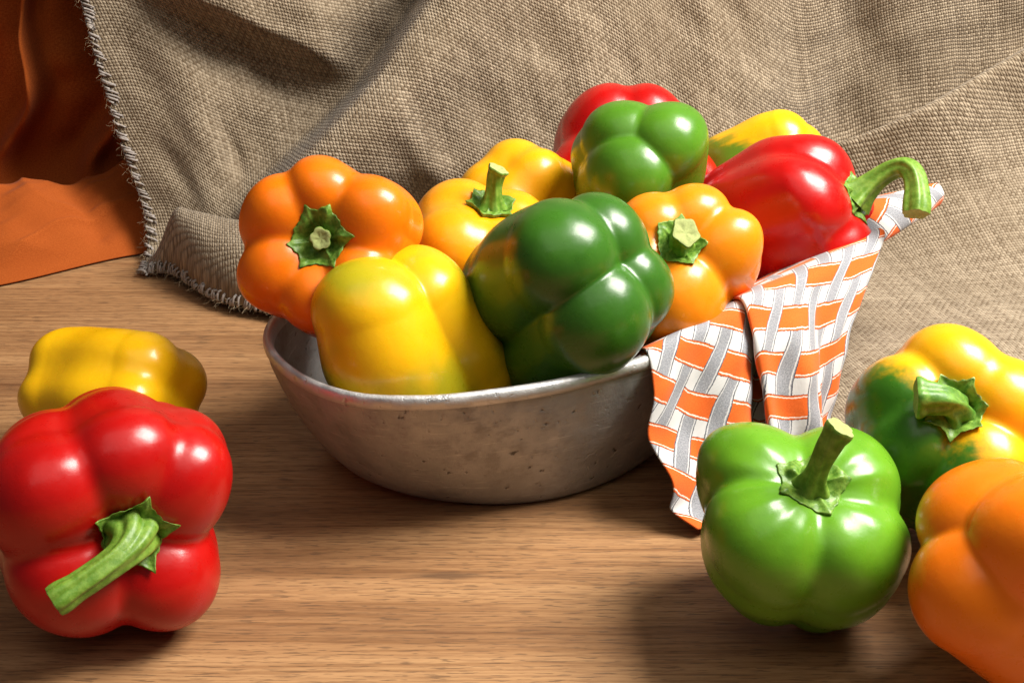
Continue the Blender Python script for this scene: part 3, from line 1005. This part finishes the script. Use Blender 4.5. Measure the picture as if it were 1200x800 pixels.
# ------------------------------------------------------------------ napkin
def build_napkin():
    root = empty('printed_napkin', (.11, .58, 0))
    o0 = np.array((.11, .58, 0))
    # control grid: rows from inside the pan, over the rim, down to the hem; columns along the rim
    C = [
        # left edge ............................................................................................ pleat ........ right panel ................ hem
        [(.050, .610, .055), (.066, .622, .058), (.084, .640, .060), (.098, .655, .060), (.104, .664, .058), (.106, .662, .060), (.120, .682, .062), (.140, .705, .062), (.165, .725, .066)],
        [(.0610, .5830, .0790), (.0790, .5975, .0800), (.0960, .6115, .0815), (.1090, .6240, .0830), (.1135, .6330, .0800), (.1110, .6235, .0865), (.1290, .6410, .0850), (.1560, .6680, .0845), (.1980, .7080, .0870)],
        [(.0640, .5730, .0640), (.0815, .5850, .0660), (.0990, .5990, .0690), (.1140, .6130, .0700), (.1225, .6270, .0640), (.1150, .6080, .0760), (.1330, .6220, .0740), (.1570, .6470, .0760), (.1880, .6790, .0780)],
        [(.0605, .5660, .0430), (.0850, .5760, .0450), (.1010, .5880, .0480), (.1150, .6020, .0480), (.1270, .6210, .0420), (.1190, .5950, .0560), (.1370, .6060, .0540), (.1550, .6250, .0560), (.1680, .6440, .0570)],
        [(.0720, .5580, .0230), (.0900, .5660, .0250), (.1040, .5770, .0270), (.1170, .5910, .0260), (.1300, .6120, .0200), (.1230, .5840, .0330), (.1400, .5940, .0320), (.1540, .6110, .0330), (.1610, .6280, .0340)],
        [(.0850, .5460, .0030), (.0980, .5530, .0040), (.1100, .5640, .0060), (.1230, .5790, .0050), (.1350, .6000, .0040), (.1290, .5730, .0080), (.1430, .5830, .0090), (.1530, .5970, .0110), (.1560, .6120, .0130)],
    ]
    C = np.array(C)
    low_row = .5 * C[4] + .5 * C[5] + np.array([0, .001, -.001])
    low_row[0] = (.0725, .5530, .0105)
    C = np.concatenate([C[:5], low_row[None], C[5:]])

    def spline(A, n, axis):
        A = np.moveaxis(A, axis, 0)
        m = len(A)
        t = np.linspace(0, m - 1, n)
        i = np.clip(t.astype(int), 0, m - 2)
        u = (t - i).reshape(-1, *([1] * (A.ndim - 1)))
        P = np.concatenate([2 * A[:1] - A[1:2], A, 2 * A[-1:] - A[-2:-1]])
        p0, p1, p2, p3 = P[i], P[i + 1], P[i + 2], P[i + 3]
        r = .5 * ((2 * p1) + (-p0 + p2) * u + (2 * p0 - 5 * p1 + 4 * p2 - p3) * u ** 2 + (-p0 + 3 * p1 - 3 * p2 + p3) * u ** 3)
        return np.moveaxis(r, 0, axis)
    G = spline(spline(C, 110, 0), 200, 1)

    def arc_uv(G):
        du = np.concatenate([np.zeros((G.shape[0], 1)), np.cumsum(np.linalg.norm(np.diff(G, axis=1), axis=2), 1)], 1)
        dv = np.concatenate([np.zeros((1, G.shape[1])), np.cumsum(np.linalg.norm(np.diff(G, axis=0), axis=2), 0)], 0)
        # blend towards the mean so that the print stays straight
        U = .5 * du + .5 * du.mean(0, keepdims=True)
        V = .35 * dv + .65 * dv.mean(1, keepdims=True)
        return np.stack([U, V], -1)
    UV = arc_uv(G)
    cc = np.linspace(0, 8, G.shape[1])[None]
    a = np.radians(-36 + 20 * sstep(cc, 3.4, 5.2)) + 0 * UV[..., 0]
    UV = np.stack([UV[..., 0] * np.cos(a) - UV[..., 1] * np.sin(a), UV[..., 0] * np.sin(a) + UV[..., 1] * np.cos(a)], -1)
    nrm = np.cross(np.gradient(G, axis=0), np.gradient(G, axis=1))
    nrm /= np.linalg.norm(nrm, axis=2, keepdims=True) + 1e-9
    fade = np.linspace(0, 1, G.shape[0])[:, None]
    G = G + nrm * ((.0007 * wav(UV[..., 0], UV[..., 1], 4, 260) + .0010 * wav(UV[..., 0], UV[..., 1] * .4, 9, 150)) * sstep(fade, .18, .45))[..., None]
    dn = np.minimum(fade * 6, 5)
    G = G + nrm * ((.0052 * np.sin(cc * 2.6 + .8 + .25 * dn) * sstep(cc, 4.2, 3.2) + .0046 * np.sin(cc * 3.4 + .5 - .4 * dn) * sstep(cc, 5.2, 6.0)) * sstep(dn, 1.1, 3.2))[..., None]
    G[..., 2] = np.maximum(G[..., 2], .0012)
    nu, nv = G.shape[:2]
    V = [G.reshape(-1, 3)]
    F = grid_faces(nu, nv).tolist()
    U = [UV.reshape(-1, 2)]
    # far corner: a loosely rolled tail that sticks out past the rim
    T = np.array([
        [(.150, .728, .072), (.168, .738, .080), (.183, .745, .0865), (.199, .752, .0915), (.215, .760, .0940), (.226, .766, .0940)],
        [(.156, .712, .078), (.172, .722, .087), (.187, .730, .0935), (.202, .738, .0975), (.217, .748, .0990), (.228, .757, .0975)],
        [(.166, .700, .076), (.180, .710, .084), (.193, .718, .0900), (.206, .727, .0935), (.219, .740, .0950), (.230, .751, .0940)],
        [(.170, .692, .066), (.184, .704, .074), (.196, .714, .0800), (.208, .725, .0840), (.220, .739, .0865), (.229, .751, .0880)],
        [(.166, .698, .060), (.180, .710, .067), (.193, .722, .0730), (.205, .734, .0780), (.218, .746, .0820), (.228, .756, .0845)],
    ])
    T[:, :, 0] += np.array([0, .002, .005, .008, .011, .013])[None]
    T[:, :, 2] -= np.array([0, .001, .002, .003, .004, .004])[None]
    T2 = spline(spline(T, 50, 0), 80, 1)
    T2[..., 2] += .0008 * wav(T2[..., 0], T2[..., 1], 3, 200)
    V.append(T2.reshape(-1, 3))
    F += grid_faces(50, 80, off=nu * nv).tolist()
    uv = arc_uv(T2)
    U.append((uv @ np.array([[.8, .6], [-.6, .8]]) + np.array([.013, .004])).reshape(-1, 2))
    V, U = np.concatenate(V), np.concatenate(U)
    o = mesh_obj('cloth', V - o0, F, mat_napkin(), root, U)
    sd = o.modifiers.new('thickness', 'SOLIDIFY')
    sd.thickness = .0007
    sd.offset = 0
    tag(root, 'orange, grey and white woven print napkin draped over the pan rim', 'napkin')


build_napkin()
